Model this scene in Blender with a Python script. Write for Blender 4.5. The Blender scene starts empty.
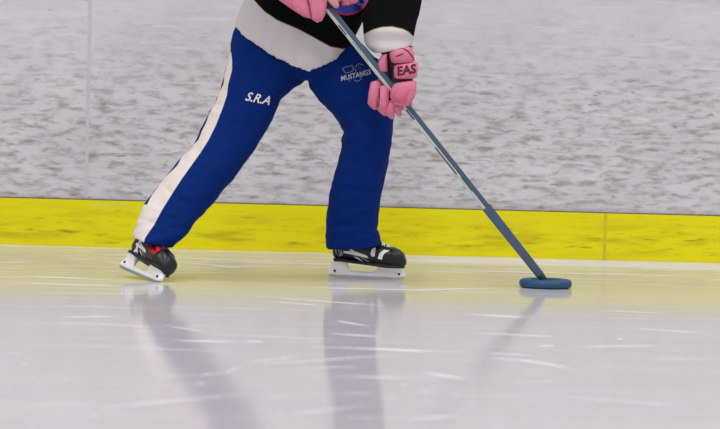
import bpy, bmesh, math, random
from mathutils import Vector, Matrix, noise
from mathutils.bvhtree import BVHTree
random.seed(7)
sc = bpy.context.scene
COL = sc.collection
PI = math.pi
# ------------------------------------------------------------------ camera
F = 4320.0; W, H = 720, 429; CAMH = 1.15
PITCH = math.atan(246/F); ROLL = math.atan(18.6/720)
CAM = Vector((0, 0, CAMH))
fwd = Vector((0, math.cos(PITCH), -math.sin(PITCH)))
up0 = Vector((0, math.sin(PITCH), math.cos(PITCH)))
X = Vector((1, 0, 0))
rt = X*math.cos(ROLL) + up0*math.sin(ROLL)
up = -X*math.sin(ROLL) + up0*math.cos(ROLL)
def ray(px, py): return (fwd*F + rt*(px-W/2) - up*(py-H/2)).normalized()
def P(px, py, Y):
    d = ray(px, py); return CAM + d*(Y/d.y)
def ICE(px, py, z=0.0):
    d = ray(px, py); return CAM + d*((z-CAMH)/d.z)
cd = bpy.data.cameras.new('camera'); cam = bpy.data.objects.new('camera', cd); COL.objects.link(cam)
cd.sensor_width = 36; cd.lens = F/W*36; cd.clip_end = 200; cd.clip_start = 0.1
M = Matrix((rt, up, -fwd)).transposed().to_4x4(); M.translation = CAM
cam.matrix_world = M; sc.camera = cam
cd.dof.use_dof = True; cd.dof.focus_distance = 16.0; cd.dof.aperture_fstop = 4.0

# ------------------------------------------------------------------ materials
YW = ICE(360, 254.5).y            # foot of the boards
def srgb(r, g, b):
    f = lambda c: (c/255/12.92) if c/255 <= .04045 else ((c/255+.055)/1.055)**2.4
    return (f(r), f(g), f(b), 1)
class MatB:
    def __init__(s, name):
        s.m = bpy.data.materials.new(name); s.m.use_nodes = True
        s.nt = s.m.node_tree; s.b = s.nt.nodes['Principled BSDF']; s.out = s.nt.nodes['Material Output']
    def n(s, t, **k):
        nd = s.nt.nodes.new(t)
        for a, v in k.items():
            if a.startswith('i_'):
                key = a[2:]; key = int(key) if key.isdigit() else key.replace('_', ' ')
                nd.inputs[key].default_value = v
            else: setattr(nd, a, v)
        return nd
    def l(s, a, b): s.nt.links.new(a, b)
    def coord(s, scale=(1, 1, 1), loc=(0, 0, 0), rot=(0, 0, 0)):
        g = s.n('ShaderNodeNewGeometry'); mp = s.n('ShaderNodeMapping')
        mp.inputs['Scale'].default_value = scale; mp.inputs['Location'].default_value = loc; mp.inputs['Rotation'].default_value = rot
        s.l(g.outputs['Position'], mp.inputs[0]); return mp.outputs[0]
    def noise(s, vec, scale, detail=3, rough=.5, dist=0):
        nd = s.n('ShaderNodeTexNoise'); nd.inputs['Scale'].default_value = scale; nd.inputs['Detail'].default_value = detail
        nd.inputs['Roughness'].default_value = rough; nd.inputs['Distortion'].default_value = dist
        s.l(vec, nd.inputs['Vector']); return nd.outputs['Fac']
    def ramp(s, fac, a, b, va=0.0, vb=1.0):
        r = s.n('ShaderNodeMapRange'); r.interpolation_type = 'SMOOTHSTEP'
        for i, v in zip(('From Min', 'From Max', 'To Min', 'To Max'), (a, b, va, vb)): r.inputs[i].default_value = v
        s.l(fac, r.inputs['Value']); return r.outputs['Result']
    def mix(s, fac, a, b):
        m = s.n('ShaderNodeMix', data_type='RGBA')
        if hasattr(fac, 'name'): s.l(fac, m.inputs[0])
        else: m.inputs[0].default_value = fac
        for v, i in ((a, 6), (b, 7)):
            if hasattr(v, 'name') and not isinstance(v, tuple): s.l(v, m.inputs[i])
            else: m.inputs[i].default_value = v
        return m.outputs[2]
    def math(s, op, a, b):
        m = s.n('ShaderNodeMath', operation=op)
        for v, i in ((a, 0), (b, 1)):
            if isinstance(v, (int, float)): m.inputs[i].default_value = v
            else: s.l(v, m.inputs[i])
        return m.outputs[0]
    def attr(s, name):
        a = s.n('ShaderNodeAttribute'); a.attribute_name = name; return a.outputs['Fac']
    def bump(s, h, dist, strength=1):
        b = s.n('ShaderNodeBump'); b.inputs['Distance'].default_value = dist; b.inputs['Strength'].default_value = strength
        s.l(h, b.inputs['Height']); s.l(b.outputs[0], s.b.inputs['Normal'])
def simple(name, col, rough=.6, metal=0, spec=.5, bump=None, var=.08, vscale=30):
    t = MatB(name); v = t.coord()
    n = t.noise(v, vscale, 3)
    c2 = tuple(max(0, c*(1-2*var)) for c in col[:3])+(1,); c3 = tuple(min(1, c*(1+2*var)) for c in col[:3])+(1,)
    t.l(t.mix(n, c2, c3), t.b.inputs['Base Color'])
    t.b.inputs['Roughness'].default_value = rough; t.b.inputs['Metallic'].default_value = metal
    t.b.inputs['Specular IOR Level'].default_value = spec
    if bump: t.bump(t.noise(v, bump[0], 2), bump[1])
    return t.m

def m_boards():
    t = MatB('scuffed_white_board_plastic')
    base = srgb(212, 210, 214)
    g = t.n('ShaderNodeNewGeometry'); sp = t.n('ShaderNodeSeparateXYZ'); t.l(g.outputs['Position'], sp.inputs[0]); z = sp.outputs['Z']
    # wear that thickens where pucks strike low on the boards (a fixed feature of the surface)
    wear = t.ramp(z, 1.05, .45)
    wear = t.math('MAXIMUM', wear, 0.0)
    low = t.ramp(z, .19, .35, .75, 1.0); wear = t.math('MULTIPLY', wear, low)
    broad = t.noise(t.coord((1.1, 1, 2.6)), 2.0, 4, .6)
    c = t.mix(t.ramp(broad, .35, .7, 0, .5), base, srgb(192, 189, 194))
    haze = t.noise(t.coord((5, 1, 17), rot=(0, .06, 0)), 2.3, 6, .62, .3)
    hz = t.math('MULTIPLY', t.ramp(haze, .42, .72), t.math('ADD', t.math('MULTIPLY', wear, .95), .12))
    c = t.mix(hz, c, srgb(154, 148, 143))
    bl = t.noise(t.coord((7, 1, 26), rot=(0, .1, 0)), 2.2, 4, .55, .5)
    b2 = t.math('MULTIPLY', t.ramp(bl, .58, .72), t.math('ADD', t.math('MULTIPLY', wear, .75), .04))
    c = t.mix(b2, c, srgb(128, 118, 108))
    hi = t.noise(t.coord((2.2, 1, 26), rot=(0, .22, 0), loc=(4, 0, 3)), 2.4, 3, .5, .6)
    c = t.mix(t.math('MULTIPLY', t.ramp(hi, .56, .72), .6), c, srgb(222, 219, 220))
    hi2 = t.noise(t.coord((2.6, 1, 22), rot=(0, -.35, 0), loc=(9, 0, 3)), 2.4, 3, .5, .4)
    c = t.mix(t.math('MULTIPLY', t.ramp(hi2, .57, .72), .5), c, srgb(212, 208, 210))
    dk = t.noise(t.coord((4, 1, 14), loc=(2, 0, 7)), 5.0, 2, .4)
    c = t.mix(t.math('MULTIPLY', t.ramp(dk, .69, .76), t.math('ADD', t.math('MULTIPLY', wear, .3), .25)), c, srgb(92, 84, 74))
    t.l(c, t.b.inputs['Base Color']); t.b.inputs['Roughness'].default_value = .45; t.b.inputs['Specular IOR Level'].default_value = .3
    t.bump(haze, .001)
    return t.m
def m_kick():
    t = MatB('scuffed_yellow_kickplate')
    c = srgb(230, 220, 2)
    g = t.n('ShaderNodeNewGeometry'); sp = t.n('ShaderNodeSeparateXYZ'); t.l(g.outputs['Position'], sp.inputs[0]); z = sp.outputs['Z']
    mid = t.math('MULTIPLY', t.ramp(z, .0, .05), t.ramp(z, .19, .07))
    n1 = t.noise(t.coord((2.2, 1, 16), rot=(0, .04, 0)), 2.0, 5, .65)
    c = t.mix(t.math('MULTIPLY', t.ramp(n1, .42, .7), t.math('ADD', t.math('MULTIPLY', mid, .6), .12)), c, srgb(182, 166, 8))
    n2 = t.noise(t.coord((5, 1, 30)), 2.4, 3, .5)
    c = t.mix(t.math('MULTIPLY', t.ramp(n2, .6, .76), t.math('ADD', t.math('MULTIPLY', mid, .5), .22)), c, srgb(130, 112, 20))
    n3 = t.noise(t.coord((2, 1, 14), loc=(3, 0, 2)), 1.6, 4, .6)
    c = t.mix(t.math('MULTIPLY', t.ramp(n3, .64, .8), .45), c, srgb(214, 205, 120))
    t.l(c, t.b.inputs['Base Color']); t.b.inputs['Roughness'].default_value = .5; t.b.inputs['Specular IOR Level'].default_value = .25
    return t.m
def m_ice():
    t = MatB('skated_ice')
    g = t.n('ShaderNodeNewGeometry'); sp = t.n('ShaderNodeSeparateXYZ'); t.l(g.outputs['Position'], sp.inputs[0]); y = sp.outputs['Y']
    n1 = t.noise(t.coord((.5, 1.4, 1), rot=(0, 0, .05)), 1.6, 5, .6)
    c = t.mix(n1, srgb(191, 187, 189), srgb(205, 200, 200))
    st = t.noise(t.coord((.8, 9, 1), rot=(0, 0, .03)), 2.0, 5, .7, .2)
    st2 = t.noise(t.coord((.9, 12, 1), rot=(0, 0, -.05), loc=(3, 1, 0)), 2.0, 5, .7, .2)
    fr = t.math('MAXIMUM', t.ramp(st, .52, .72), t.ramp(st2, .54, .74))
    near = t.ramp(y, 15.2, 17.1, .4, 1)
    fr = t.math('MULTIPLY', fr, near)
    # powder swept along the foot of the boards
    edge = t.math('MULTIPLY', t.ramp(y, YW-.55, YW-.30), t.ramp(sp.outputs['X'], -.35, .5, .12, .75))
    edge = t.math('MULTIPLY', edge, t.ramp(t.noise(t.coord((1.1, 6, 1)), 2.0, 4, .6), .3, .6, .6, 1))
    fr = t.math('MAXIMUM', fr, edge)
    t.l(t.mix(fr, c, srgb(230, 226, 228)), t.b.inputs['Base Color'])
    t.b.inputs['Specular IOR Level'].default_value = 0; t.b.inputs['Roughness'].default_value = .9
    gl = t.n('ShaderNodeBsdfAnisotropic'); gl.inputs['Color'].default_value = (.95, .95, .97, 1)
    gl.distribution = 'GGX'
    rgh = t.ramp(t.noise(t.coord((.7, 5, 1)), 2.0, 3), .3, .7, .05, .085)
    t.l(rgh, gl.inputs['Roughness'])
    bp = t.n('ShaderNodeBump'); bp.inputs['Distance'].default_value = .0015; bp.inputs['Strength'].default_value = .3
    hn = t.noise(t.coord((3.0, 9, 1)), 3.0, 3, .5); t.l(hn, bp.inputs['Height']); t.l(bp.outputs[0], gl.inputs['Normal'])
    lw = t.n('ShaderNodeFresnel'); lw.inputs['IOR'].default_value = 1.31
    f = t.math('MULTIPLY', lw.outputs[0], ICE_REFL)
    f = t.math('MULTIPLY', f, t.ramp(fr, 0, 1, 1, .3))
    mx = t.n('ShaderNodeMixShader'); t.l(f, mx.inputs[0]); t.l(t.b.outputs[0], mx.inputs[1]); t.l(gl.outputs[0], mx.inputs[2])
    t.l(mx.outputs[0], t.out.inputs[0])
    return t.m
def m_frost():
    t = MatB('blade_cut_frost')
    t.b.inputs['Base Color'].default_value = srgb(248, 246, 250); t.b.inputs['Roughness'].default_value = .9
    t.b.inputs['Specular IOR Level'].default_value = .1
    a = t.attr('frost'); n = t.noise(t.coord((2.5, 22, 1)), 3.0, 3, .6)
    f = t.math('MULTIPLY', t.ramp(a, .0, 1), t.ramp(n, .36, .58, .35, 1))
    tr = t.n('ShaderNodeBsdfTransparent'); mx = t.n('ShaderNodeMixShader')
    t.l(f, mx.inputs[0]); t.l(tr.outputs[0], mx.inputs[1]); t.l(t.b.outputs[0], mx.inputs[2]); t.l(mx.outputs[0], t.out.inputs[0])
    return t.m
ICE_REFL = .76
def m_cloth(name, base, other, attr_, rough=.85, extra=None, bs=(1, 1, 1), bd=.004):
    t = MatB(name); v = t.coord(bs)
    n = t.noise(v, 9, 4, .55)
    b0 = t.mix(n, tuple(c*.86 for c in base[:3])+(1,), tuple(min(1, c*1.14) for c in base[:3])+(1,))
    a = t.attr(attr_)
    r = t.n('ShaderNodeMapRange'); r.inputs['From Min'].default_value = -.0008; r.inputs['From Max'].default_value = .0008; t.l(a, r.inputs['Value'])
    c = t.mix(r.outputs[0], b0, other)
    if extra:
        aa = t.n('ShaderNodeMath', operation='ABSOLUTE'); t.l(a, aa.inputs[0])
        r2 = t.n('ShaderNodeMapRange'); r2.inputs['From Min'].default_value = extra[1]; r2.inputs['From Max'].default_value = extra[1]*.6; t.l(aa.outputs[0], r2.inputs['Value'])
        c = t.mix(r2.outputs[0], c, extra[0])
    t.l(c, t.b.inputs['Base Color']); t.b.inputs['Roughness'].default_value = rough
    t.b.inputs['Specular IOR Level'].default_value = .1
    h = t.math('ADD', t.noise(v, 14, 4, .5, .6), t.math('MULTIPLY', t.noise(t.coord(), 900, 1), .04))
    t.bump(h, bd)
    return t.m
BLUE = srgb(2, 38, 108)
M_ = {}
M_['boards'] = m_boards(); M_['kick'] = m_kick(); M_['ice'] = m_ice(); M_['frost'] = m_frost()
M_['seam'] = simple('dirty_joint', srgb(150, 148, 152), .7)
M_['seam_dark'] = simple('dark_joint', srgb(92, 78, 60), .8)
M_['cap'] = simple('blue_cap_rail', srgb(205, 203, 205), .4)
M_['pants'] = m_cloth('royal_blue_nylon', BLUE, srgb(226, 214, 208), 'stripe', .8, bd=.012)
M_['jersey'] = m_cloth('black_jersey_knit', srgb(7, 7, 8), srgb(204, 197, 199), 'band', .9, (srgb(120, 125, 40), .002), bd=.008)
M_['pink'] = simple('pink_glove_nylon', srgb(218, 120, 148), .6, bump=(60, .004), var=.06, vscale=40)
M_['pinkd'] = simple('pink_glove_leather', srgb(208, 100, 132), .55, bump=(60, .003))
M_['black'] = simple('black_trim', srgb(22, 20, 24), .6)
M_['boot'] = simple('black_boot_synthetic', srgb(12, 12, 14), .35, bump=(70, .001))
M_['toe'] = simple('black_toe_cap', srgb(17, 18, 20), .35)
M_['red'] = simple('red_tongue_felt', srgb(190, 18, 40), .6, var=.1)
M_['white'] = simple('white_plastic', srgb(240, 238, 236), .35, var=.03)
M_['grey'] = simple('grey_print', srgb(150, 150, 155), .4)
M_['steel'] = simple('steel_runner', srgb(190, 190, 192), .28, metal=1, var=.05)
M_['thread'] = simple('cream_embroidery', srgb(224, 214, 205), .8)
M_['thread_dim'] = simple('grey_embroidery', srgb(100, 112, 150), .8)
M_['thread_mid'] = simple('silver_embroidery', srgb(175, 175, 188), .8)
M_['letter'] = simple('dark_glove_print', srgb(84, 20, 52), .7)
M_['slate'] = simple('slate_blue_shaft_paint', srgb(66, 88, 112), .32, var=.05)
M_['silver'] = simple('silver_shaft_paint', srgb(206, 208, 204), .3, metal=.3, var=.06, vscale=14)
M_['shaft_dark'] = simple('dark_shaft_print', srgb(60, 70, 84), .35)
M_['ring'] = simple('blue_ring_rubber', srgb(18, 72, 108), .5, var=.12, bump=(40, .001))
M_['crest_blue'] = simple('crest_blue', srgb(40, 60, 165), .8)
M_['crest_red'] = simple('crest_red', srgb(165, 30, 80), .8)
M_['crest_white'] = simple('crest_white', srgb(225, 210, 215), .8)
M_['skin'] = simple('skin', srgb(214, 165, 140), .55)
M_['helmet'] = simple('black_helmet_shell', srgb(20, 20, 22), .3)
M_['wire'] = simple('steel_wire', srgb(170, 170, 172), .3, metal=1)

# ------------------------------------------------------------------ mesh helpers
def mk(name, bm, mats, parent=None, smooth=True):
    me = bpy.data.meshes.new(name); bmesh.ops.recalc_face_normals(bm, faces=bm.faces); bm.to_mesh(me); bm.free()
    for p in me.polygons: p.use_smooth = smooth
    for m in (mats if isinstance(mats, (list, tuple)) else [mats]): me.materials.append(m)
    o = bpy.data.objects.new(name, me); COL.objects.link(o)
    if parent is not None: setp(o, parent)
    return o
def world_of(o):
    m = o.matrix_basis.copy(); p = o.parent
    while p is not None: m = p.matrix_basis @ m; p = p.parent
    return m
def setp(o, parent):
    # vertices are in world space: put the object at the identity in the world
    mw = o.matrix_basis.copy(); o.parent = parent
    o.matrix_basis = world_of(parent).inverted() @ mw
def loft(bm, rings, cap=True, closed=True):
    vr = [[bm.verts.new(p) for p in r] for r in rings]
    n = len(vr[0])
    for a, b in zip(vr, vr[1:]):
        for i in range(n if closed else n-1):
            bm.faces.new((a[i], a[(i+1) % n], b[(i+1) % n], b[i]))
    if cap:
        bm.faces.new(vr[0][::-1]); bm.faces.new(vr[-1])
    return vr
def ell(c, u, v, n=28, e=1.0):
    r = []
    for i in range(n):
        t = 2*PI*i/n; co, si = math.cos(t), math.sin(t)
        r.append(c + u*(math.copysign(abs(co)**e, co)) + v*(math.copysign(abs(si)**e, si)))
    return r
def secpx(L, R, Y, d, sag=0, e=.9, n=28):
    a, b = P(L[0], L[1], Y), P(R[0], R[1], Y)
    return ell((a+b)/2, (b-a)/2, Vector((0, -d, -sag)), n, e)
def domed(rings, k=.35, steps=3):
    """rounds both ends of a list of rings by adding shrinking rings"""
    def cen(r): 
        s = Vector(); 
        for p in r: s += p
        return s/len(r)
    out = list(rings)
    for end in (0, -1):
        r = rings[end]; c = cen(r); c2 = cen(rings[1 if end == 0 else -2]); ax = (c-c2).normalized()
        rad = min((p-c).length for p in r)
        add = []
        for i in range(1, steps+1):
            t = i/(steps)*PI/2*.92
            add.append([c + (p-c)*math.cos(t) + ax*rad*k*math.sin(t)*2 for p in r])
        out = (add[::-1] + out) if end == 0 else (out + add)
    return out
def capsule(bm, pts, rads, n=16, flat=1.0, side=None):
    """smooth chain through pts with radii"""
    rings = []
    for i, (p, r) in enumerate(zip(pts, rads)):
        a = pts[max(i-1, 0)]; b = pts[min(i+1, len(pts)-1)]
        t = (b-a).normalized(); s = (side if side is not None else Vector((0, -1, 0)))
        u = t.cross(s).normalized(); v = t.cross(u).normalized()
        rings.append(ell(p, u*r, v*r*flat, n, 1))
    loft(bm, domed(rings, .5))
def tube(bm, pts, r, n=8, closed=False):
    rings = []
    m = len(pts)
    for i, p in enumerate(pts):
        a = pts[(i-1) % m if closed else max(i-1, 0)]; b = pts[(i+1) % m if closed else min(i+1, m-1)]
        t = (b-a).normalized(); s = Vector((0, 0, 1)) if abs(t.z) < .9 else Vector((1, 0, 0))
        u = t.cross(s).normalized(); v = t.cross(u)
        rings.append(ell(p, u*r, v*r, n))
    if closed: rings.append(rings[0])
    loft(bm, rings, not closed)
    if closed: bmesh.ops.remove_doubles(bm, verts=bm.verts, dist=1e-6)
def remesh(bm, voxel, smooth=4, factor=.5):
    """union of overlapping closed shells -> one continuous bmesh"""
    bmesh.ops.recalc_face_normals(bm, faces=bm.faces)
    me = bpy.data.meshes.new('tmp'); bm.to_mesh(me); bm.free()
    o = bpy.data.objects.new('tmp', me); COL.objects.link(o)
    md = o.modifiers.new('r', 'REMESH'); md.mode = 'VOXEL'; md.voxel_size = voxel
    if smooth:
        s = o.modifiers.new('s', 'SMOOTH'); s.iterations = smooth; s.factor = factor
    dg = bpy.context.evaluated_depsgraph_get(); ev = o.evaluated_get(dg); m2 = bpy.data.meshes.new_from_object(ev)
    b2 = bmesh.new(); b2.from_mesh(m2)
    bpy.data.objects.remove(o); bpy.data.meshes.remove(m2); bpy.data.meshes.remove(me)
    return b2
def setattr_f(o, name, fn):
    me = o.data; a = me.attributes.new(name, 'FLOAT', 'POINT')
    for v in me.vertices: a.data[v.index].value = fn(v.co)
def proj(p):
    d = p-CAM; k = F/d.dot(fwd); return (W/2 + d.dot(rt)*k, H/2 - d.dot(up)*k)
def lerp_poly(pts, x, ax=0):
    o = 1-ax
    if x <= pts[0][ax]: return pts[0][o]
    for a, b in zip(pts, pts[1:]):
        if x <= b[ax]: return a[o] + (b[o]-a[o])*(x-a[ax])/(b[ax]-a[ax])
    return pts[-1][o]
def empty(name, loc, label=None, cat=None, group=None):
    o = bpy.data.objects.new(name, None); COL.objects.link(o); o.matrix_basis = Matrix.Translation(loc); o.empty_display_size = .1
    if label: o['label'] = label; o['category'] = cat
    return o
def struct(name, bm, m, smooth=False):
    o = mk(name, bm, m, None, smooth); o['kind'] = 'structure'; return o
def box(bm, a, b, mi=0):
    vs = [bm.verts.new((x, y, z)) for z in (a[2], b[2]) for y in (a[1], b[1]) for x in (a[0], b[0])]
    for q in ((0, 1, 3, 2), (4, 6, 7, 5), (0, 4, 5, 1), (2, 3, 7, 6), (0, 2, 6, 4), (1, 5, 7, 3)):
        f = bm.faces.new([vs[i] for i in q]); f.material_index = mi

# ------------------------------------------------------------------ rink
KH = P(360, 207, YW).z            # top of kickplate
XA, XB = -9, 9
bm = bmesh.new()
seamx = P(88, 100, YW+.02).x
# board panels with a real 6 mm joint at the seam and others 2.4 m apart
xs = sorted([seamx + 2.44*k for k in range(-4, 5) if k != 1] )
edges = [XA]+[x for x in xs if XA < x < XB]+[XB]
TOP = 1.14
for a, b in zip(edges, edges[1:]):
    box(bm, (a+.004, YW+.018, .0), (b-.004, YW+.04, TOP))
box(bm, (XA, YW+.0225, 0), (XB, YW+.10, TOP), 1)
struct('wall_back', bm, [M_['boards'], M_['seam']])
bm = bmesh.new()
for x in [x for x in xs if XA < x < XB]:
    box(bm, (x-.007, YW+.0165, KH+.001), (x+.007, YW+.0185, TOP))
struct('trim_2', bm, simple('joint_cover_strip', srgb(196, 194, 198), .5))
bm = bmesh.new()
kx = P(605, 235, YW).x; kxs = [kx+2.44*k for k in range(-4, 4) if k != -1]
ed = [XA]+[x for x in kxs if XA < x < XB]+[XB]
for a, b in zip(ed, ed[1:]):
    box(bm, (a, YW, -.01), (b, YW+.018, KH))
for x in kxs:
    if XA < x < XB: box(bm, (x-.006, YW-.0008, 0), (x+.006, YW+.001, KH-.001), 1)
struct('trim_1', bm, [M_['kick'], simple('dulled_yellow_joint', srgb(205, 190, 12), .6)])
bm = bmesh.new()
box(bm, (XA, YW+.0005, KH), (XB, YW+.0175, KH+.0035))
struct('trim_3', bm, M_['seam_dark'])
bm = bmesh.new(); box(bm, (XA, YW-.01, TOP), (XB, YW+.13, TOP+.03)); struct('trim_4', bm, M_['cap'])
# glass screen above the cap rail
bm = bmesh.new()
for a, b in zip(edges, edges[1:]): box(bm, (a+.004, YW+.04, TOP+.03), (b-.004, YW+.052, TOP+1.6))
gm = MatB('screen_glass'); gm.b.inputs['Transmission Weight'].default_value = 1; gm.b.inputs['Roughness'].default_value = .02
struct('window_1', bm, gm.m)
# stands wall far behind the screen
bm = bmesh.new(); box(bm, (-14, YW+6, 0), (14, YW+6.2, 7)); struct('wall_far', bm, simple('painted_block_wall', srgb(190, 188, 186), .8))
bm = bmesh.new(); box(bm, (-14, YW+.1, -.02), (14, YW+6, 0)); struct('floor_concourse', bm, simple('concrete', srgb(130, 128, 126), .8))

# ice with blade cuts
bm = bmesh.new()
vs = [bm.verts.new(p) for p in ((-12, -4, 0), (12, -4, 0), (12, YW+.02, 0), (-12, YW+.02, 0))]
bm.faces.new(vs)
fl = bm.verts.layers.float.new('frost')
cuts = [
 [(240,295),(320,301),(396,306.5)],[(240,341.5),(268,341.5)],[(300,346),(340,347.5),(380,349),(480,353)],[(240,363),(307,355)],
 [(287,369),(367,366)],[(333,320),(373,327)],[(327,333),(383,337)],[(336,391.5),(377,394)],[(383,399),(403,397)],[(400,385),(410,385.5)],
 [(416,392),(436,390.5)],[(446,395),(467,395)],[(250,417),(310,412),(377,404)],[(340,418),(385,416)],[(453,314),(540,317)],
 [(50,317.5),(127,316)],[(30,322),(100,324),(167,328)],[(160,324.5),(207,332)],[(40,344),(140,348),(250,353)],[(150,376.5),(200,375),(228,372),(245,364)],
 [(80,409),(160,402),(250,394)],[(14,363.5),(36,364)],[(4,384),(17,384.5)],[(192,381.5),(208,384.5)],[(62,379),(71,379)],[(138,396),(149,395.5)],
 [(32,384),(44,385)],[(84,417),(104,416)],[(18,427),(48,428.5)],[(165,340),(245,342.5)],
 [(470,314.5),(530,318)],[(470,333),(563,337)],[(612,339),(628,339)],[(532,346),(560,346)],[(565,347),(610,346.3),(665,345.5)],
 [(480,357),(520,360),(550,364.5),(578,370.5)],[(519,370),(531,370)],[(555,396),(620,401.5),(660,404.5),(697,405.5)],[(484,426),(505,427.5)],[(625,327.5),(725,335)],
 [(0,353),(30,354)],[(480,353),(540,356)],[(380,350),(440,352.5)],[(395,420),(470,415)],[(250,400),(300,395)],[(640,360),(722,359)],
 [(-5,276),(60,277.5),(130,281)],[(-5,282),(80,285),(150,287)],[(-5,263),(20,262),(30,263)],[(100,261.5),(125,264)],[(180,262),(230,267),(275,266)],
 [(400,269.5),(520,272),(722,277)],[(560,264.5),(640,267),(722,269.5)],[(130,256),(230,260),(330,265)],[(280,287),(420,290),(500,288)],[(5,292),(110,294),(170,293)],
 [(240,365),(300,362),(360,357),(420,355)],[(200,334),(300,338),(330,340)],[(590,310),(680,314)],[(0,305),(100,307),(180,311)],[(260,301),(330,306)],
 [(505,383),(560,381)],[(0,410),(60,404),(110,403)],[(420,372),(470,380)],[(330,376),(420,379)],
]
for k, c in enumerate(cuts):
    # resample
    pts = []
    for a, b in zip(c, c[1:]):
        m = max(2, int(abs(b[0]-a[0])/8))
        for i in range(m): pts.append((a[0]+(b[0]-a[0])*i/m, a[1]+(b[1]-a[1])*i/m))
    pts.append(c[-1])
    zz = .0006+.00002*k
    w0 = random.choice((.02, .028, .034, .045))
    if len(c) == 2 and abs(c[0][0]-c[1][0]) < 30: w0 = .045
    if c[0][1] < 290: w0 = .05
    if k in (2, 30+3, 34, 35, 37): w0 = .05
    w0 *= min(1, max(.5, 1-(c[0][1]-310)/200))
    amp = .85 + .15*random.random()
    if c[0][1] < 312: amp *= .75
    ctr = [ICE(x, y, zz) for x, y in pts]; n = len(ctr)
    rows = []
    for i, p in enumerate(ctr):
        t = (ctr[min(i+1, n-1)]-ctr[max(i-1, 0)]).normalized(); s = Vector((-t.y, t.x, 0))
        fi = i/(n-1); env = math.sin(PI*min(1, max(0, fi)))**.5
        w = w0*(.35+.65*env)*(.8+.5*noise.noise(p*6+Vector((k, 0, 0))))
        vals = []
        for j, q in ((-2, 0), (-.7, .75), (0, 1), (.7, .75), (2, 0)):
            v = bm.verts.new(p+s*w*j*.5); v[fl] = q*env*amp; vals.append(v)
        rows.append(vals)
    for a, b in zip(rows, rows[1:]):
        for j in range(4):
            f = bm.faces.new((a[j], a[j+1], b[j+1], b[j])); f.material_index = 1
struct('floor', bm, [M_['ice'], M_['frost']])
# little ridge of shavings along the foot of the boards
bm = bmesh.new(); n = 240; rows = []
for i in range(n+1):
    x = -7+14*i/n
    h = .0015+.003*max(0, noise.noise(Vector((x*.8, 3, 0)))+.2) + .002*abs(noise.noise(Vector((x*9, 0, 5))))
    w = .03+.05*abs(noise.noise(Vector((x*2, 7, 0)))+.3)
    rows.append([bm.verts.new((x, YW-.0005, h)), bm.verts.new((x, YW-w*.45, h*.7)), bm.verts.new((x, YW-w, -.001))])
for a, b in zip(rows, rows[1:]):
    for j in range(2): bm.faces.new((a[j], a[j+1], b[j+1], b[j]))
o = mk('ice_shavings', bm, simple('packed_snow', srgb(205, 200, 196), .9), None); o['kind'] = 'stuff'
o['label'] = 'thin ridge of white ice shavings along the foot of the yellow kickplate'; o['category'] = 'snow'

# ------------------------------------------------------------------ person
TOEL = ICE(394.5, 279.6, .0006)
YL = TOEL.y                    # depth of standing leg
TOEC = ICE(153, 281.5, .0006)         # trailing skate toe contact
YR = TOEC.y
root = empty('person', Vector((P(280, 280, 16).x, 16.0, 0)),
    'person in black and white jersey and blue track pants leaning over a long stick', 'person')
# --- pants
Yh = 16.02
def LEGR(y): return Yh + (YR+.13-Yh)*max(0, (y-60)/180)     # trailing leg
def LEGL(y): return Yh-.02 + (YL-Yh+.02)*max(0, (y-60)/180) - .05*math.sin(PI*min(1, max(0, (y-60)/185)))
def pants_bm():
    bm = bmesh.new()
    loft(bm, [secpx((240, 12), (344, 22), Yh, .115), secpx((233, 34), (361, 42), Yh, .135), secpx((230.5, 44), (374, 56), Yh, .14), secpx((230, 50), (387, 64), Yh, .14),
              secpx((229, 59), (393, 74), Yh-.01, .14), secpx((231, 65), (394, 79), Yh-.01, .13), secpx((270, 73), (348, 79), Yh-.01, .11), secpx((286, 78), (322, 80), Yh-.01, .10)])
    R = [((231,47),(312,72)),((227,62),(302,84)),((224,74),(293,89)),((220,88),(282,99)),((212,107),(274,116)),((204,123),(266,132)),((196,140),(256,148)),((186,154),(243,166)),
         ((174,166),(229,184)),((162,181),(217,199)),((151,194),(206,211)),((143,205),(196,222)),((138,220),(188,232)),((135,232),(181,240)),((133.5,237),(172,247.5))]
    dr = [.12,.12,.12,.115,.11,.105,.10,.098,.095,.092,.09,.09,.09,.088,.082]
    loft(bm, [secpx(a, b, LEGR((a[1]+b[1])/2), d, .004, .92) for (a, b), d in zip(R, dr)])
    L = [((306,72),(394,60)),((310,88),(394.5,76)),((320,101),(395,92)),((331,112),(395,108)),((337.5,121),(394,120)),((341,129),(393,131)),((342,140),(392,142)),((341,150),(390,151)),
         ((337,168),(386.5,168)),((331,189),(382.5,190)),((327.5,207),(379,208)),((326,222),(378.5,222)),((326,232),(379.5,232)),((326,243),(382,241)),((327,247.5),(383.5,243))]
    dl = [.12,.12,.12,.115,.11,.108,.104,.10,.097,.095,.095,.095,.098,.10,.10]
    loft(bm, [secpx(a, b, LEGL((a[1]+b[1])/2), d, .004 if i < 13 else .012, .92) for i, ((a, b), d) in enumerate(zip(L, dl))])
    return remesh(bm, .0065, 3)
FOLDS = [(340,133,-.35,16,2.5,-.007),(346,139,-.3,20,3,.005),(372,128,.5,16,3,-.005),(218,104,.15,12,2.2,-.006),(212,112,.2,12,2.5,.005),(300,78,1.0,3,16,-.004),
 (255,76,.9,26,3,.005),(262,82,.8,24,3,-.005),(196,150,.35,20,3,-.004),(205,165,.5,22,3.5,.005),(176,196,.7,18,3,-.005),(168,212,.3,22,2.5,.004),(160,224,.25,22,2.2,-.005),
 (350,190,.12,24,3,-.004),(356,212,-.12,26,2.6,.004),(352,226,.1,26,2.2,-.005),(360,160,1.3,22,3,.004),(330,92,.75,26,3,-.005),(322,86,.75,22,3,.004),(240,58,-.5,12,3,-.005),(248,130,1.9,22,4,-.005)]
pb = pants_bm()
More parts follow.
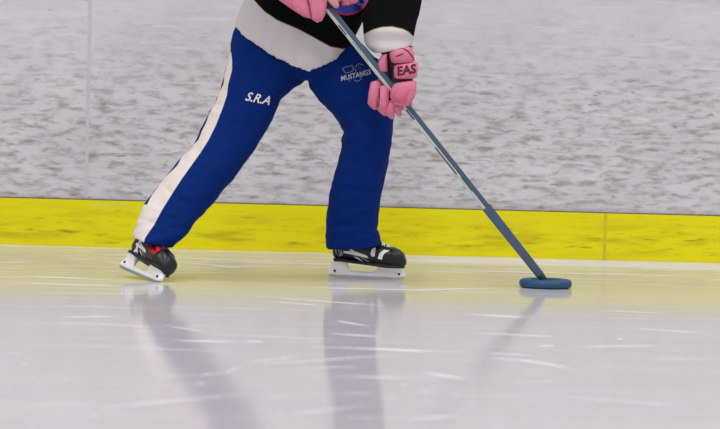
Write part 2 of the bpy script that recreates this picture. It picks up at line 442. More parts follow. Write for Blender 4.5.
# cloth folds: real displacement along the normal
pb.normal_update()
for v in pb.verts:
    x, y = proj(v.co); p = v.co
    w = 0
    def fold(cx, cy, ang, length, width, depth):
        dx, dy = x-cx, y-cy; ca, sa = math.cos(ang), math.sin(ang)
        a = dx*ca+dy*sa; b = -dx*sa+dy*ca
        return depth*math.exp(-(a/length)**2-(b/width)**2)
    if True:
        for f in FOLDS:
            w += fold(*f)
    w += .006*noise.noise(p*9+Vector((4, 0, 0))) + .003*noise.noise(Vector((p.x*20, p.y*20, p.z*34)))
    # bunched cloth just above the hems
    if y > 205:
        w += .0016*math.sin((y+ .25*x)*.5)*min(1, (y-205)/20)
    v.co = p + v.normal*w
pants = mk('track_pants', pb, M_['pants'], root)
sl = [(52,226,231),(60,226,232),(70,225.5,232),(85,222,228),(95,217,227),(107,212,223),(125,204,216),(140,197,208.5),(152,186,201),(166,174.5,191),(180,162.5,181),(194,151,172),(210,144,162),(225,140,154),(238,136,145),(246,134,143)]
# off-white side stripe: (y, left, right) as it lies on the outer side of the trailing leg
def sl_at(y):
    for a, b in zip(sl, sl[1:]):
        if y <= b[0]:
            t = max(0, (y-a[0])/(b[0]-a[0])); return a[1]+(b[1]-a[1])*t, a[2]+(b[2]-a[2])*t
    return sl[-1][1], sl[-1][2]
def stripe(co):
    x, y = proj(co)
    if y < 50 or x > 240 or y > 262: return -.05
    l, r = sl_at(y)
    px = 270.
    d = (r-x)/px
    yl = LEGR(y)+.045
    if co.y > yl: d = min(d, yl-co.y)
    top = (y-52)/px
    if y < 205 and co.y < LEGR(y)-.01:
        d = min(d, (x-(l+.9+2.6*noise.noise(Vector((y*.075, 2, 0)))))/px)
    return min(d, top)
setattr_f(pants, 'stripe', stripe)

# BVH for decals
def bvh_of(objs):
    vs, fs = [], []
    for o in objs:
        k = len(vs); mw = world_of(o)
        vs += [mw @ v.co for v in o.data.vertices]; fs += [[k+i for i in p.vertices] for p in o.data.polygons]
    return BVHTree.FromPolygons(vs, fs)
def decal_text(name, s, px, py, ang, size, objs, m, parent, shear=0, fat=.018, lift=.0015, ext=.0008, sx=1.0):
    """lettering sewn on cloth: every vertex of the flat letters is laid on the surface below it"""
    cu = bpy.data.curves.new('t', 'FONT'); cu.body = s; cu.size = 1; cu.shear = shear; cu.align_x = 'CENTER'; cu.align_y = 'CENTER'; cu.resolution_u = 3
    cu.offset = fat
    o = bpy.data.objects.new('t', cu); COL.objects.link(o)
    dg = bpy.context.evaluated_depsgraph_get(); me = bpy.data.meshes.new_from_object(o.evaluated_get(dg))
    bm = bmesh.new(); bm.from_mesh(me); bpy.data.objects.remove(o); bpy.data.meshes.remove(me)
    bmesh.ops.triangulate(bm, faces=bm.faces)
    bmesh.ops.subdivide_edges(bm, edges=[e for e in bm.edges if e.calc_length() > .15], cuts=2)
    return decal(name, bm, px, py, ang, size, objs, m, parent, lift, sx)
def decal(name, bm, px, py, ang, size, objs, m, parent, lift=.0015, sx=1.0):
    t = bvh_of(objs); ca, sa = math.cos(ang), math.sin(ang); dead = []
    for v in bm.verts:
        a, b = v.co.x*size*sx, -v.co.y*size
        d = ray(px+a*ca-b*sa, py+a*sa+b*ca)
        h = t.ray_cast(CAM, d)
        if h[0] is None: dead.append(v); v.co = (0, 0, 0)
        else: v.co = h[0] - d*lift
    bmesh.ops.delete(bm, geom=dead, context='VERTS')
    return mk(name, bm, m, parent, False)
def flat_poly(pts, cuts=2):
    bm = bmesh.new(); bm.faces.new([bm.verts.new((x, -y, 0)) for x, y in pts])
    bmesh.ops.triangulate(bm, faces=bm.faces); bmesh.ops.subdivide_edges(bm, edges=bm.edges, cuts=cuts); return bm
def strip(pts, w, bm=None, closed=False):
    """flat outline of width w in px units (y down)"""
    bm = bm or bmesh.new(); q = []
    P2 = [Vector((x, -y, 0)) for x, y in pts]
    if closed: P2.append(P2[0])
    for a, b in zip(P2, P2[1:]):
        t = (b-a).normalized(); s = Vector((-t.y, t.x, 0))*w/2; m = max(1, int((b-a).length/3)); pr = None
        for i in range(m+1):
            c = a+(b-a)*i/m; k = (bm.verts.new(c+s), bm.verts.new(c-s))
            if pr: bm.faces.new((pr[0], k[0], k[1], pr[1]))
            pr = k
    return bm
o = decal_text('lettering', 'S.R.A', 257.5, 98.8, math.radians(11), 12.5, [pants], M_['thread'], pants, shear=.35, sx=.92)
o['label'] = 'cream lettering'
o = decal_text('lettering', 'MUSTANGS', 355.5, 75.5, math.radians(-13), 7.0, [pants], M_['thread_mid'], pants, shear=.2, sx=.85, lift=.003)
bm = strip([(342.5,69),(344,67.5),(352,65.5),(354,69),(351,72),(345.5,73)], .9, closed=True)
strip([(355.5,72),(356,66),(359,63.5),(363,65),(364.5,70),(362,75),(360.5,80)], .9, bm)
strip([(349,77.5),(349.5,82)], .8, bm); strip([(354,80),(358,81.5),(361,79)], .8, bm); strip([(358.6,66.5),(360.6,68.5)], 1.6, bm)
decal('emblem', bm, 0, 0, 0, 1, [pants], M_['thread_dim'], pants, .0025)

# --- line of the stick
def SH(t):  # shaft axis, t=0 at the ring end
    return A_TIP + (A_BUTT-A_TIP)*t
rc = ICE(545.4, 287.7)                               # ring centre on the ice
A_TIP = P(548.3, 285.3, rc.y)                        # tip in the hole of the ring, just above the ice
YB = 15.66
A_BUTT = P(311, -14, YB)
SD = (A_BUTT-A_TIP).normalized()
def shaft_at(py):
    lo, hi = 0, 1
    for _ in range(40):
        m = (lo+hi)/2
        if proj(SH(m))[1] > py: lo = m
        else: hi = m
    return SH(lo)
YG = shaft_at(92).y
# --- jersey
def front_sec(front, Y, d, back_up=0, n=40):
    fr = []
    L = len(front)-1
    for i in range(n):
        s = i/(n-1); x = front[0][0]+(front[-1][0]-front[0][0])*(.5-.5*math.cos(PI*s)); y = lerp_poly(front, x)
        fr.append(P(x, y, Y) + Vector((0, -d*math.sin(PI*s)**.8, 0)))
    bk = []
    for i in range(1, n-1):
        s = i/(n-1); c = .5-.5*math.cos(PI*s)
        p = P(front[-1][0], front[-1][1], Y).lerp(P(front[0][0], front[0][1], Y), c)
        bk.append(p+Vector((0, d*math.sin(PI*s)**.8, back_up*math.sin(PI*s))))
    return fr+bk
def sagged(L, R, sag): 
    return [(L[0]+(R[0]-L[0])*t, L[1]+(R[1]-L[1])*t+sag*math.sin(PI*t)) for t in [i/8 for i in range(9)]]
Yt = 16.0
hem = [(235,24),(241,34),(249,40.5),(260,47),(278,58),(298,68),(304,71),(310,71.5),(317,68.5),(325,65.5),(333,62),(340,58),(345,51),(352,43)]
bandl = [(248,-10),(254,0),(264,11),(277,20),(298,29),(313,37),(330,46.5),(340,48.5),(346,49),(352,44),(359,28)]
jb = bmesh.new()
hr = front_sec(hem, Yt+.02, .18, .02); hc = sum(hr, Vector())/len(hr)
loft(jb, [[hc+(p-hc)*k+Vector((0, 0, .03*(1-k))) for p in hr] for k in (.25, .5, .75, .93)] + [hr, front_sec([(240,9),(262,32),(290,50),(310,58),(330,57),(345,50),(354,38)], Yt+.02, .178, .03), front_sec(bandl, Yt+.01, .168, .04), front_sec(sagged((262,-35),(370,2), 25), Yt-.01, .16, .03),
          front_sec(sagged((283,-75),(386,-35), 18), Yt-.03, .15, .02), front_sec(sagged((302,-112),(402,-75), 8), Yt-.05, .12, .01),
          front_sec(sagged((318,-130),(402,-98), 3), Yt-.06, .085), front_sec(sagged((345,-141),(384,-127), 0), Yt-.06, .055)])
# left sleeve (image right)
LS = [((372,-100),(408,-118),16.0,.075),((366,-70),(428,-80),15.97,.085),((362,-30),(426,-34),15.93,.088),((359,-5),(422,-4),15.86,.085),((360.5,14),(418.5,16),15.80,.08),((361.5,28),(415.5,30),15.75,.076),((363,38),(413.5,40),YG+.05,.074),((366,46),(412,45),YG+.035,.07),((373,52),(411,46.5),YG+.03,.066)]
loft(jb, [secpx(a, b, Y, d, .006, .95) for a, b, Y, d in LS])
# right sleeve (image left)
for pts, rads in (([P(322,-112,15.97),P(296,-95,15.93),P(262,-62,15.86),P(252,-48,15.82)],[.075,.09,.092,.085]), ([P(252,-48,15.82),P(262,-34,15.74),P(276,-18,15.69)],[.085,.082,.07])):
    capsule(jb, pts, rads, 20)
jb = remesh(jb, .0065, 3)
jb.normal_update()
for v in jb.verts:
    p = v.co; w = .006*noise.noise(p*8+Vector((1, 5, 0)))+.003*noise.noise(Vector((p.x*34, p.y*16, p.z*9)))
    v.co = p+v.normal*w
jersey = mk('jersey', jb, M_['jersey'], root)
cuff = [(360,36),(365,33.5),(373,29.5),(382,27),(392,26.5),(403,29),(409,32),(413,36),(420,40)]
def band(co):
    x, y = proj(co)
    if co.y < 15.925 and x > 361 or x > 371: return (y-lerp_poly(cuff, x))/270
    if x < 300 and co.y < 15.83 and y < 8: return -.05
    # the same band continues round the back, a little higher
    yb = lerp_poly(bandl, x)
    if co.y > Yt+.02: yb = -10+(x-248)*.39
    return (y-yb)/270
setattr_f(jersey, 'band', band)
# crest
cx, cy = 346.5, -8
def circ(r, n=28, y=1.0): return [(r*math.cos(2*PI*i/n), r*y*math.sin(2*PI*i/n)) for i in range(n)]
crest = None
for r0, r1, mt, lf, nm in ((23.5, 21.5, 'crest_red', .003, 'crest'), (21.5, 14.5, 'crest_blue', .003, 'crest_band'), (14.5, 13, 'crest_red', .003, 'crest_edge'), (13, 0, 'crest_white', .003, 'crest_centre')):
    bm = bmesh.new(); a = circ(r0); va = [bm.verts.new((x, -y, 0)) for x, y in a]
    if r1:
        vb = [bm.verts.new((x, -y, 0)) for x, y in circ(r1)]
        for i in range(28): bm.faces.new((va[i], va[(i+1) % 28], vb[(i+1) % 28], vb[i]))
    else:
        c = bm.verts.new((0, 0, 0))
        for i in range(28): bm.faces.new((va[i], va[(i+1) % 28], c))
    bmesh.ops.subdivide_edges(bm, edges=bm.edges, cuts=2)
    o = decal(nm, bm, cx, cy, 0, 1, [jersey], M_[mt], jersey, lf)
    if nm == 'crest': o['label'] = 'round blue crest edged in red'

# --- gloves
def pad(bm, pts, Y, d, e=.75, n=24):
    """quilted pad from a stack of left/right edges in the glove's frontal plane, given real depth"""
    rings = [secpx(a, b, Y if not isinstance(Y, (list, tuple)) else Y[i], d, 0, e, n) for i, (a, b) in enumerate(pts)]
    r0, r1 = rings[0], rings[-1]
    def shrink(r, k, sh):
        c = sum(r, Vector())/len(r); return [c+(p-c)*k+sh for p in r]
    ax = (sum(rings[0], Vector())/n-sum(rings[-1], Vector())/n).normalized()
    q = .006
    loft(bm, [shrink(r0, .45, ax*q), shrink(r0, .8, ax*q*.8)] + rings + [shrink(r1, .8, -ax*q*.8), shrink(r1, .45, -ax*q)])
gl = mk('glove', (lambda b: (pad(b, [((379,48),(412,46)),((384,60),(413,60)),((389,74),(413,72)),((385,84),(413,84)),((381,96),(411,98)),((386,106),(406,108))], YG+.03, .045, .9), b)[1])(bmesh.new()), M_['black'], root)
gl['label'] = 'pink and black glove low on the stick'
def gp(name, f, m='pink', parent=gl):
    b = bmesh.new(); f(b); return mk(name, b, M_[m], parent)
gp('cuff_roll', lambda b: pad(b, [((389,53),(411.5,47.5)),((389.5,57),(414,53)),((391.5,62),(414.5,61))], YG-.002, .05))
gp('cuff_roll', lambda b: pad(b, [((380,57.5),(388,54)),((376.5,64),(387.5,61)),((378,70),(388,70.5))], YG+.012, .04))
gp('wrist_pad', lambda b: pad(b, [((394,66),(418,63)),((393.5,71),(418,70)),((394,77.5),(417,77))], YG-.008, .045))
gp('back_pad', lambda b: pad(b, [((393.5,84.5),(416.5,81.5)),((390.5,90),(416.5,90)),((390,97),(415,97)),((393.5,103.5),(410,105))], YG-.022, .034, .85))
gp('thumb', lambda b: pad(b, [((396.5,89.5),(410,90.5)),((392.5,95),(408,97)),((393,99.5),(406.5,102.5))], YG-.045, .022, .95), 'pinkd')
# fingers come round from behind the shaft; tips show on its lower left side
for (tp, bt, w) in (((375,85.5),(372.5,103),5.2), ((384,90),(382.5,109),5.6), ((392,104),(389.5,113),4.6), ((399,107),(397,110.5),4.0)):
    b = bmesh.new()
    a = P(tp[0], tp[1], YG-.012); c = P(bt[0], bt[1], YG-.006); r = w/270
    mid = a.lerp(c, .5)+Vector((0, -.006, 0))
    k0 = P(tp[0]+10, tp[1]-3, YG+.045); k1 = P(tp[0]+4, tp[1]-1, YG+.028)
    capsule(b, [k0, k1, a, mid, c, c.lerp(P(bt[0]+3, bt[1]+4, YG+.008), .8)], [r*.9, r, r, r*1.02, r*.95, r*.7], 14)
    mk('finger', b, M_['pink'], gl)
# black webbing seams on the cuff
gt = bvh_of([c for c in gl.children])
def seam(bm, pts, r, tree):
    q = []
    for (x0, y0), (x1, y1) in zip(pts, pts[1:]):
        for i in range(6):
            x, y = x0+(x1-x0)*i/6, y0+(y1-y0)*i/6; d = ray(x, y); h = tree.ray_cast(CAM, d)
            if h[0] is not None: q.append(h[0]-d*r*.3)
    if len(q) > 2: tube(bm, q, r, 6)
b = bmesh.new(); seam(b, [(388.5,66),(387,58),(388,51),(394,49),(402,48),(408,51),(413,58),(415,62)], .0022, gt); mk('seam_piping', b, M_['black'], gl)
b = bmesh.new(); seam(b, [(396,56.5),(400,55),(404,53.5)], .002, gt); mk('seam_piping', b, M_['black'], gl)
b = bmesh.new(); seam(b, [(392.5,80),(403,81),(416,79.5)], .0042, gt); mk('seam_piping', b, M_['black'], gl)
b = bmesh.new(); seam(b, [(379,88),(379.5,98),(378,109)], .002, gt); mk('seam_piping', b, M_['black'], gl)
o = decal_text('lettering', 'EAS', 406, 70.5, math.radians(-9), 12.5, list(gl.children), M_['letter'], gl, shear=.15, fat=.035, lift=.002, sx=.95)
o['label'] = 'dark lettering'
# top glove
YH = shaft_at(-4).y
g2 = mk('glove', (lambda b: (pad(b, [((268,-22),(300,-36)),((282,-10),(322,-24)),((294,3),(344,-12)),((310,14),(350,2))], YH+.035, .045, .9), b)[1])(bmesh.new()), M_['black'], root)
g2['label'] = 'pink glove gripping the top of the stick'
gp('cuff_roll', lambda b: pad(b, [((262,-18),(290,-40)),((270,-8),(300,-30))], YH+.01, .05), parent=g2)
def slab(b, poly, Yf, d):
    """thick rounded pad from an outline in px (real depth d)"""
    c = Vector((sum(p[0] for p in poly)/len(poly), sum(p[1] for p in poly)/len(poly), 0)); rings = []
    for k, dy in ((.35, -d), (.75, -d*.9), (.94, -d*.6), (1.0, -d*.1), (1.0, d*.5), (.8, d)):
        rings.append([P(c.x+(p[0]-c.x)*k, c.y+(p[1]-c.y)*k, Yf+dy) for p in poly])
    loft(b, rings)
gp('back_pad', lambda b: slab(b, [(276,-14),(300,-26),(306,-6),(309.5,6),(312,19),(304,17),(292,9.5),(280,1),(272,-6)], YH-.025, .028), parent=g2)
gp('back_pad', lambda b: slab(b, [(302,-26),(322,-32),(330,-14),(327,4),(325.5,14),(322,21),(317,22.8),(312,19.5),(309,4),(305,-10)], YH-.03, .026), parent=g2)
gp('cuff_strap', lambda b: slab(b, [(288,0),(291.5,-2),(293,5),(292,9),(289.5,7)], YH-.053, .004), 'pinkd', parent=g2)
for (a0, a1, r) in (((327,-22),(337,-1),5.2), ((336,-18),(347,1),5), ((345,-14),(354,0),4.6)):
    b = bmesh.new(); r /= 270
    capsule(b, [P(a0[0]-6, a0[1]-8, YH+.01), P(a0[0], a0[1], YH-.03), P((a0[0]+a1[0])/2+1, (a0[1]+a1[1])/2, YH-.034), P(a1[0], a1[1], YH-.02), P(a1[0]-3, a1[1]+1, YH+.002)], [r*.9, r, r, r*.95, r*.75], 14)
    mk('finger', b, M_['pink'], g2)
b = bmesh.new(); capsule(b, [P(330,-8,YH-.04), P(333,0,YH-.042), P(336,5,YH-.034)], [.02, .018, .012], 14); mk('thumb', b, simple('cream_palm_leather', srgb(212, 160, 150), .7), g2)

# --- skates
def skate(fwdv, upv, toe_contact, red):
    f = fwdv.normalized(); u = (upv - f*upv.dot(f)).normalized(); l = u.cross(f)
    # local frame: x forward, y left, z up; blade toe end at x=.130,z=0
    Mx = Matrix((f, l, u)).transposed().to_4x4(); Mx.translation = toe_contact - f*.105
    ds = lambda x: (.009 if x < -.09 else .009-.018*min(1, (x+.09)/.17))
    def tr(x, y, z):
        k = min(1, max(0, (z-.012)/.042))
        return Mx @ Vector((x, y, z + ds(x)*k*(1 if z < .12 else 1)))
    def sec_x(x, hw, z0, z1, e=.8, yo=0):
        return ell(tr(x, yo, (z0+z1)/2), l*hw, u*(z1-z0)/2, 28, e)
    bm = bmesh.new()
    loft(bm, [sec_x(-.128, .016, .078, .135), sec_x(-.122, .028, .066, .155), sec_x(-.105, .034, .062, .16), sec_x(-.07, .036, .062, .155), sec_x(-.03, .036, .06, .150), sec_x(.01, .039, .058, .145),
              sec_x(.045, .043, .056, .137), sec_x(.075, .046, .055, .131), sec_x(.10, .045, .055, .128), sec_x(.122, .039, .056, .119), sec_x(.137, .028, .060, .106), sec_x(.145, .014, .066, .083)])
    def sec_z(z, x0, x1, hw): return ell(tr((x0+x1)/2, 0, z), f*(x1-x0)/2, l*hw, 28, .9)
    loft(bm, [sec_z(.09, -.124, .0, .030), sec_z(.13, -.124, -.005, .034), sec_z(.17, -.120, -.012, .036), sec_z(.21, -.124, -.02, .038), sec_z(.23, -.130, -.024, .038)])
    bm = remesh(bm, .004, 3)
    boot = mk('skate', bm, [M_['boot']], root)
    t = bvh_of([boot])
    # toe cap: the front of the boot again, a shell 1.5 mm proud
    bm = bmesh.new()
    loft(bm, domed([sec_x(.094, .0475, .0535, .1305), sec_x(.10, .0465, .0535, .130), sec_x(.122, .0405, .055, .121), sec_x(.138, .0295, .059, .108), sec_x(.1475, .014, .066, .083)], .02))
    o = mk('toe_cap', bm, M_['toe'], boot)
    # sole
    bm = bmesh.new()
    def outl(z, k=1): 
        pr = [(-.126, .0), (-.12, .022), (-.09, .031), (-.03, .029), (.03, .035), (.08, .042), (.115, .038), (.137, .02), (.143, 0)]
        pp = pr + [(x, -y) for x, y in pr[-2:0:-1]]
        return [tr(x, y*k, z) for x, y in pp]
    loft(bm, [outl(.0535), outl(.064)])
    mk('sole', bm, M_['black'], boot)
    # holder: two pillars on a runner beam
    bm = bmesh.new()
    loft(bm, [ell(tr(x, 0, (z0+z1)/2), l*.007, u*(z1-z0)/2, 16, .6) for x, z0, z1 in ((-.141,.014,.024), (-.138,.010,.034), (-.12,.008,.034), (-.06,.008,.027), (0,.008,.025), (.05,.008,.027), (.12,.009,.034), (.140,.012,.034), (.146,.016,.026))])
    loft(bm, [ell(tr((x0+x1)/2, 0, z), f*(x1-x0)/2, l*hw, 24, .6) for z, x0, x1, hw in ((.012,-.138,-.055,.006), (.026,-.138,-.062,.008), (.040,-.133,-.069,.012), (.054,-.127,-.072,.020), (.060,-.125,-.074,.024))])
    loft(bm, [ell(tr((x0+x1)/2, 0, z), f*(x1-x0)/2, l*hw, 24, .6) for z, x0, x1, hw in ((.012,.02,.142,.006), (.024,.028,.145,.008), (.040,.038,.141,.013), (.054,.044,.132,.024), (.060,.046,.128,.028))])
    mk('blade_holder', remesh(bm, .0022, 2), M_['white'], boot)
    bm = bmesh.new()
    rp = [(-.140, .012), (-.142, .006), (-.13, .0015), (-.10, .0), (0, -.0005), (.10, .0), (.128, .002), (.143, .010), (.146, .018), (.13, .014), (0, .010), (-.12, .011)]
    vs = [[bm.verts.new(tr(x, s*.002, z)) for x, z in rp] for s in (-1, 1)]; n = len(rp)
    for i in range(n): bm.faces.new((vs[0][i], vs[0][(i+1) % n], vs[1][(i+1) % n], vs[1][i]))
    for r in vs: bm.faces.new(r)
    bmesh.ops.triangulate(bm, faces=[fc for fc in bm.faces if len(fc.verts) > 4])
    mk('blade', bm, M_['steel'], boot, False)
    # bolts in the holder
    for x, z in ((-.118, .024), (.122, .024)):
        bm = bmesh.new(); loft(bm, [ell(tr(x, s*.0115, z), f*.0045, u*.0045, 12) for s in (-1, 1)]); mk('bolt', bm, M_['black'], boot)
    # tongue and laces down the instep
    def top(x, y):   # point on the instep, dropping from above
        o_ = tr(x, y, .30); h = t.ray_cast(o_, -u)
        return h[0] if h[0] is not None else tr(x, y, .12)
    bm = bmesh.new(); rows = []
    for i in range(12):
        x = -.012+(.097 if red else .085)*i/11; rows.append([top(x, y)+u*(.004 if abs(y) < .021 else .001) for y in ((-.034, -.02, -.007, .007, .02, .034) if red else (-.022, -.014, -.005, .005, .014, .022))])
    lo_ = [[bm.verts.new(p) for p in r] for r in rows]
    for a, b_ in zip(lo_, lo_[1:]):
        for j in range(5): bm.faces.new((a[j], a[j+1], b_[j+1], b_[j]))
    bmesh.ops.solidify(bm, geom=bm.faces[:], thickness=.003)
    mk('tongue', bm, M_['red'] if red else M_['black'], boot)
    bm = bmesh.new()
    for i in range(5):
        x = .004+.018*i
        for s in (-1, 1):
            tube(bm, [top(x+.009*k/6, s*(-.028+.056*k/6))+u*.006 for k in range(7)], .0028, 6)
    mk('laces', bm, M_['black'] if red else M_['white'], boot)
    # side graphics on both sides of the boot
    def side(poly, mt, nm, sides=(1, -1), lift=.0012):
        for s in sides:
            bm = bmesh.new(); bm.faces.new([bm.verts.new((x, 0, z)) for x, z in poly])
            bmesh.ops.triangulate(bm, faces=bm.faces); bmesh.ops.subdivide_edges(bm, edges=bm.edges, cuts=3)
            for v in bm.verts:
                h = t.ray_cast(tr(v.co.x, s*.2, v.co.z), -l*s)
                v.co = (h[0]+l*s*lift) if h[0] is not None else tr(v.co.x, s*.035, v.co.z)
            mk(nm, bm, M_[mt], boot)
    side([(-.085, .094), (-.045, .099), (.002, .090), (.010, .080), (-.030, .083), (-.084, .087)], 'white', 'side_graphic')
    side([(-.088, .112), (-.075, .112), (-.044, .100), (-.052, .098)], 'white', 'side_graphic')
    side([(-.045, .078), (-.035, .079), (-.004, .062), (-.012, .061)], 'white', 'side_graphic')
    side([(-.024, .080), (-.014, .080), (.026, .062), (.014, .061)], 'grey', 'side_graphic')
    if red:
        side([(-.118,.112),(-.06,.112),(.0,.103),(.05,.092),(.082,.092),(.085,.118),(.03,.134),(0,.146),(-.03,.168),(-.118,.175)], 'red', 'side_panel', (1, -1), .001)
        side([(-.075, .125), (-.062, .127), (-.056, .062), (-.070, .062)], 'white', 'side_graphic', (1, -1), .003)
        side([(-.10, .128), (-.03, .132), (-.035, .119), (-.10, .117)], 'white', 'side_graphic', (1, -1), .003)
    else:
        side([(-.118, .060+.03), (-.108, .12), (-.095, .12), (-.085, .066), (-.095, .063)], 'grey', 'side_graphic')
        side([(.016, .096), (.022, .117), (.036, .124), (.030, .106), (.034, .092), (.024, .088)], 'white', 'side_graphic')
        side([(.044, .084), (.050, .104), (.066, .120), (.088, .120), (.070, .108), (.064, .098), (.060, .082)], 'white', 'side_graphic')
    return boot
s1 = skate(Vector((1, -.10, 0)), Vector((0, 0, 1)), TOEL , False)
s1['label'] = 'black boot with white side marks'
s2 = skate(Vector((.53, -.79, -.125)), Vector((.60, .16, .80)), TOEC, True)
s2['label'] = 'black and red boot'

# --- body: one continuous figure, mostly under the clothes
bm = bmesh.new()
loft(bm, domed([secpx((262,40),(360,48), Yh+.02, .09), secpx((258,60),(372,72), Yh+.01, .10), secpx((272,10),(352,22), Yh, .085), secpx((296,-50),(374,-25), Yh-.03, .095), secpx((312,-98),(392,-70), Yh-.05, .085), secpx((328,-122),(390,-100), Yh-.06, .06)][:0] or
     [secpx((262,58),(362,64), Yh+.01, .08), secpx((258,48),(362,58), Yh+.01, .09), secpx((266,28),(352,40), Yh+.01, .085), secpx((285,-20),(364,0), Yh-.01, .085), secpx((303,-65),(384,-40), Yh-.03, .095), secpx((320,-100),(394,-78), Yh-.05, .07), secpx((336,-122),(390,-106), Yh-.06, .05)], .2))
HD = P(392, -176, Yh-.10)
neck = [P(362,-112,Yh-.06), P(372,-135,Yh-.07), HD+Vector((-.02, .02, -.05))]
capsule(bm, neck, [.06, .052, .055], 20)
# head turned down and to the right
hf = Vector((.72, -.48, -.42)).normalized(); hl = Vector((0, 0, 1)).cross(hf).normalized(); hu = hf.cross(hl)
def hp(x, y, z): return HD + hf*x + hl*y + hu*z
rings = []
for z, rx, ry, ox in ((-.112, .028, .024, .055), (-.10, .05, .042, .04), (-.075, .07, .055, .022), (-.04, .082, .066, .01), (0, .092, .072, .0), (.04, .094, .074, -.004), (.075, .084, .068, -.006), (.098, .06, .05, -.008), (.11, .028, .024, -.008)):
    rings.append(ell(hp(ox, 0, z), hf*rx, hl*ry, 24))
loft(bm, rings)
capsule(bm, [hp(.088, 0, .012), hp(.105, 0, -.012), hp(.103, 0, -.022)], [.008, .012, .012], 10)       # nose
for s in (-1, 1):
    capsule(bm, [hp(-.005, s*.072, .015), hp(-.01, s*.078, -.005), hp(-.003, s*.072, -.022)], [.012, .014, .009], 10, .5)   # ears
    capsule(bm, [hp(.082, s*.018-s*.014, -.052), hp(.078, s*.02, -.054)], [.007, .004], 8)           # lips
# legs and arms
ANK_R = TOEC + Vector((.53, -.79, -.125)).normalized()*-.175 + Vector((.60, .16, .80)).normalized()*.13
capsule(bm, [P(270,74,LEGR(74)), P(240,115,LEGR(115)), P(212,160,LEGR(160)), P(182,200,LEGR(200)), P(160,234,LEGR(234)), ANK_R], [.075, .065, .052, .048, .034, .026], 18)
capsule(bm, [P(352,78,LEGL(78)), P(364,115,LEGL(115)), P(363,150,LEGL(150)), P(356,200,LEGL(200)), P(351,236,YL+.02), P(349,252,YL+.02)], [.075, .065, .052, .048, .034, .026], 18)
capsule(bm, [P(388,-95,Yh-.04), P(395,-35,15.92), P(392,20,15.79), P(392,40,YG+.055), P(395,58,YG+.04), P(398,80,YG+.02), P(400,96,YG+.02)], [.05, .042, .036, .03, .026, .026, .022], 16)
capsule(bm, [P(324,-105,Yh-.03), P(262,-58,15.83), P(283,-12,15.71), P(305,-3,YH+.02), P(322,0,YH+.025)], [.048, .042, .034, .026, .022], 16)
body = mk('body', remesh(bm, .006, 2), M_['skin'], root)
for s in (-1, 1):
    b = bmesh.new(); bmesh.ops.create_uvsphere(b, u_segments=12, v_segments=8, radius=.012, matrix=Matrix.Translation(hp(.079, s*.03, .01))); mk('eye', b, M_['white'], root)
    b = bmesh.new(); bmesh.ops.create_uvsphere(b, u_segments=10, v_segments=6, radius=.006, matrix=Matrix.Translation(hp(.086, s*.03, .01))); mk('iris', b, M_['black'], root)
b = bmesh.new()
loft(b, [ell(hp(ox, 0, z), hf*rx, hl*ry, 28, .92) for z, rx, ry, ox in ((-.045, .110, .096, -.02), (.02, .118, .102, -.014), (.035, .122, .104, -.006), (.075, .115, .098, -.008), (.105, .095, .082, -.012), (.122, .06, .052, -.014), (.129, .02, .02, -.014))])
# open the face
geom = [f for f in b.faces if (f.calc_center_median()-HD).dot(hf) > .045 and (f.calc_center_median()-HD).dot(hu) < .03] + [f for f in b.faces if len(f.verts) > 4 and (f.calc_center_median()-HD).dot(hu) < 0]
bmesh.ops.delete(b, geom=geom, context='FACES'); bmesh.ops.solidify(b, geom=b.faces[:], thickness=.008)
helmet = mk('helmet', b, M_['helmet'], root)
b = bmesh.new()
for k in range(-4, 5):
    a = k*.2
    tube(b, [hp(.135*math.cos(a)*c-.0, .105*math.sin(a), z) for z, c in ((.045, .92), (.0, 1.0), (-.05, 1.0), (-.10, .86))], .002, 6)
for z, c in ((.02, .98), (-.02, 1.0), (-.06, .99), (-.10, .86)):
    tube(b, [hp(.135*math.cos(a)*c, .105*math.sin(a), z) for a in [i*.1-.9 for i in range(19)]], .002, 6)
mk('face_cage', b, M_['wire'], helmet)

# ------------------------------------------------------------------ stick
stick = empty('ringette_stick', A_TIP, 'long slate blue and silver ringette stick held in two pink gloves', 'stick')
nrm = SD.cross(Vector((0, -1, 0))).normalized()       # across the shaft, seen side on
if nrm.x < 0: nrm = -nrm                              # to the upper right
dpt = SD.cross(nrm).normalized()
if dpt.y > 0: dpt = -dpt
def shaft_sec(p, w, d, c=.3):
    r = []
    for sx, sy in ((1, 1), (-1, 1), (-1, -1), (1, -1)):
        a = nrm*sx*w/2; b_ = dpt*sy*d/2
        o1, o2 = (p+a+b_*(1-c), p+a*(1-c)+b_)
        r += [o1, o2] if sx*sy > 0 else [o2, o1]
    return r
split = shaft_at(208)
S = lambda k: A_TIP+SD*k
Ls = (A_BUTT-A_TIP).length; ks = (split-A_TIP).length
bm = bmesh.new()
W1, D1 = .0285, .024
loft(bm, [shaft_sec(S(ks-.01), W1, D1), shaft_sec(S(Ls), W1, D1)])
sh = mk('shaft', bm, M_['slate'], stick, False)
# silver face: lower-left part of the visible broad face, and the narrow underside
bm = bmesh.new()
def face_strip(bm, k0, k1, n0, n1, lift=.0006):
    q = [S(k0)+nrm*n0+dpt*(D1/2+lift), S(k1)+nrm*n0+dpt*(D1/2+lift), S(k1)+nrm*n1+dpt*(D1/2+lift), S(k0)+nrm*n1+dpt*(D1/2+lift)]
    lo = [p-dpt*.0012 for p in q]; loft(bm, [q, lo])
face_strip(bm, ks, Ls, -W1*.34, -W1*.12)
q = [S(ks), S(Ls)]
e0, e1 = -nrm*(W1/2+.0006), -nrm*(W1/2+.0006)
loft(bm, [[S(ks)-nrm*(W1/2-.001)+dpt*.009, S(Ls)-nrm*(W1/2-.001)+dpt*.009, S(Ls)-nrm*(W1/2-.001)-dpt*.009, S(ks)-nrm*(W1/2-.001)-dpt*.009],
          [S(ks)+e0+dpt*.009, S(Ls)+e0+dpt*.009, S(Ls)+e0-dpt*.009, S(ks)+e0-dpt*.009]])
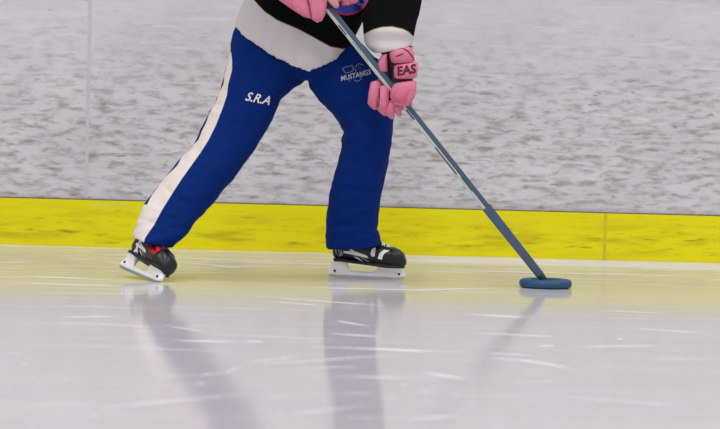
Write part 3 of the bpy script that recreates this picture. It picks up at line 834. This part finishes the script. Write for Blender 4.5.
# chamfer between them
a0 = -nrm*(W1/2); ch = [(-nrm*(W1/2+.0006)+dpt*D1*.35), (-nrm*(W1*.35)+dpt*(D1/2+.0006))]
loft(bm, [[S(ks)+ch[0], S(Ls)+ch[0], S(Ls)+ch[1], S(ks)+ch[1]], [p-dpt*.001+nrm*.001 for p in (S(ks)+ch[0], S(Ls)+ch[0], S(Ls)+ch[1], S(ks)+ch[1])]])
mk('silver_side', bm, M_['silver'], sh, False)
# dark print along the silver
bm = bmesh.new()
for y0, y1, a, b_ in ((23, 33, -.012, -.007), (145, 172, -.013, -.008), (176, 190, -.006, -.003), (108, 118, -.011, -.005), (40, 60, -.008, -.0065)):
    bm = bmesh.new(); face_strip(bm, (shaft_at(y1)-A_TIP).length, (shaft_at(y0)-A_TIP).length, a, b_, .0012)
    mk('shaft_print', bm, M_['shaft_dark'], sh, False)
bm = bmesh.new(); loft(bm, [shaft_sec(S(.05), .030, .026, .35), shaft_sec(S(.10), .031, .028), shaft_sec(S(ks-.02), .0355, .030), shaft_sec(S(ks+.005), .0355, .030)]); mk('lower_shaft', bm, M_['slate'], stick, False)
bm = bmesh.new(); loft(bm, [ell(S(.0), nrm*.006, dpt*.006, 16), ell(S(.006), nrm*.010, dpt*.010, 16), ell(S(.03), nrm*.013, dpt*.013, 16), ell(S(.054), nrm*.0148, dpt*.0128, 16), ell(S(.06), nrm*.0148, dpt*.0128, 16)]); mk('drag_tip', bm, simple('dark_blue_tip', srgb(36, 50, 70), .6), stick)
bm = bmesh.new(); loft(bm, [shaft_sec(S(Ls-.03), .038, .031), shaft_sec(S(Ls+.01), .038, .031)]); mk('butt_end', bm, M_['black'], stick, False)

# ------------------------------------------------------------------ ring
RO, RI, RH = .0965, .052, .031
ringo = mk('ringette_ring', bmesh.new(), M_['ring']); bm = bmesh.new()
prof = [(RI, .008), (RI+.003, .002), (RI+.009, 0), (RO-.012, 0), (RO-.005, .003), (RO, .009), (RO, RH-.009), (RO-.005, RH-.003), (RO-.012, RH), (RI+.009, RH), (RI+.003, RH-.002), (RI, RH-.008)]
n = 64; vr = [[bm.verts.new((r*math.cos(2*PI*i/n), r*math.sin(2*PI*i/n), z)) for r, z in prof] for i in range(n)]
for i in range(n):
    for j in range(len(prof)):
        a, b_ = vr[i], vr[(i+1) % n]; k = (j+1) % len(prof); bm.faces.new((a[j], b_[j], b_[k], a[k]))
bmesh.ops.recalc_face_normals(bm, faces=bm.faces); bm.to_mesh(ringo.data); bm.free()
for p in ringo.data.polygons: p.use_smooth = True
ringo.location = (rc.x, rc.y, .0007)
ringo['label'] = 'round blue rubber ring lying on the ice at the stick tip'; ringo['category'] = 'ring'

# ------------------------------------------------------------------ light
wd = bpy.data.worlds.new('arena'); sc.world = wd; wd.use_nodes = True
wd.node_tree.nodes['Background'].inputs[0].default_value = (.965, .975, 1, 1); wd.node_tree.nodes['Background'].inputs[1].default_value = .56
def area(name, loc, sx, sy, power, col=(1, .985, .975)):
    l = bpy.data.lights.new(name, 'AREA'); l.shape = 'RECTANGLE'; l.size = sx; l.size_y = sy; l.energy = power; l.color = col
    o = bpy.data.objects.new(name, l); COL.objects.link(o); o.location = loc; return o
for x in (-6, 0, 6):
    for y in (4, 10, 15):
        area('ceiling_light', (x, y, 7.5), 1.2, 2.4, 125)
sc.view_settings.view_transform = 'Standard'; sc.view_settings.look = 'None'; sc.view_settings.gamma = 1
sc.view_settings.exposure = 0.0; sc.view_settings.use_curve_mapping = False
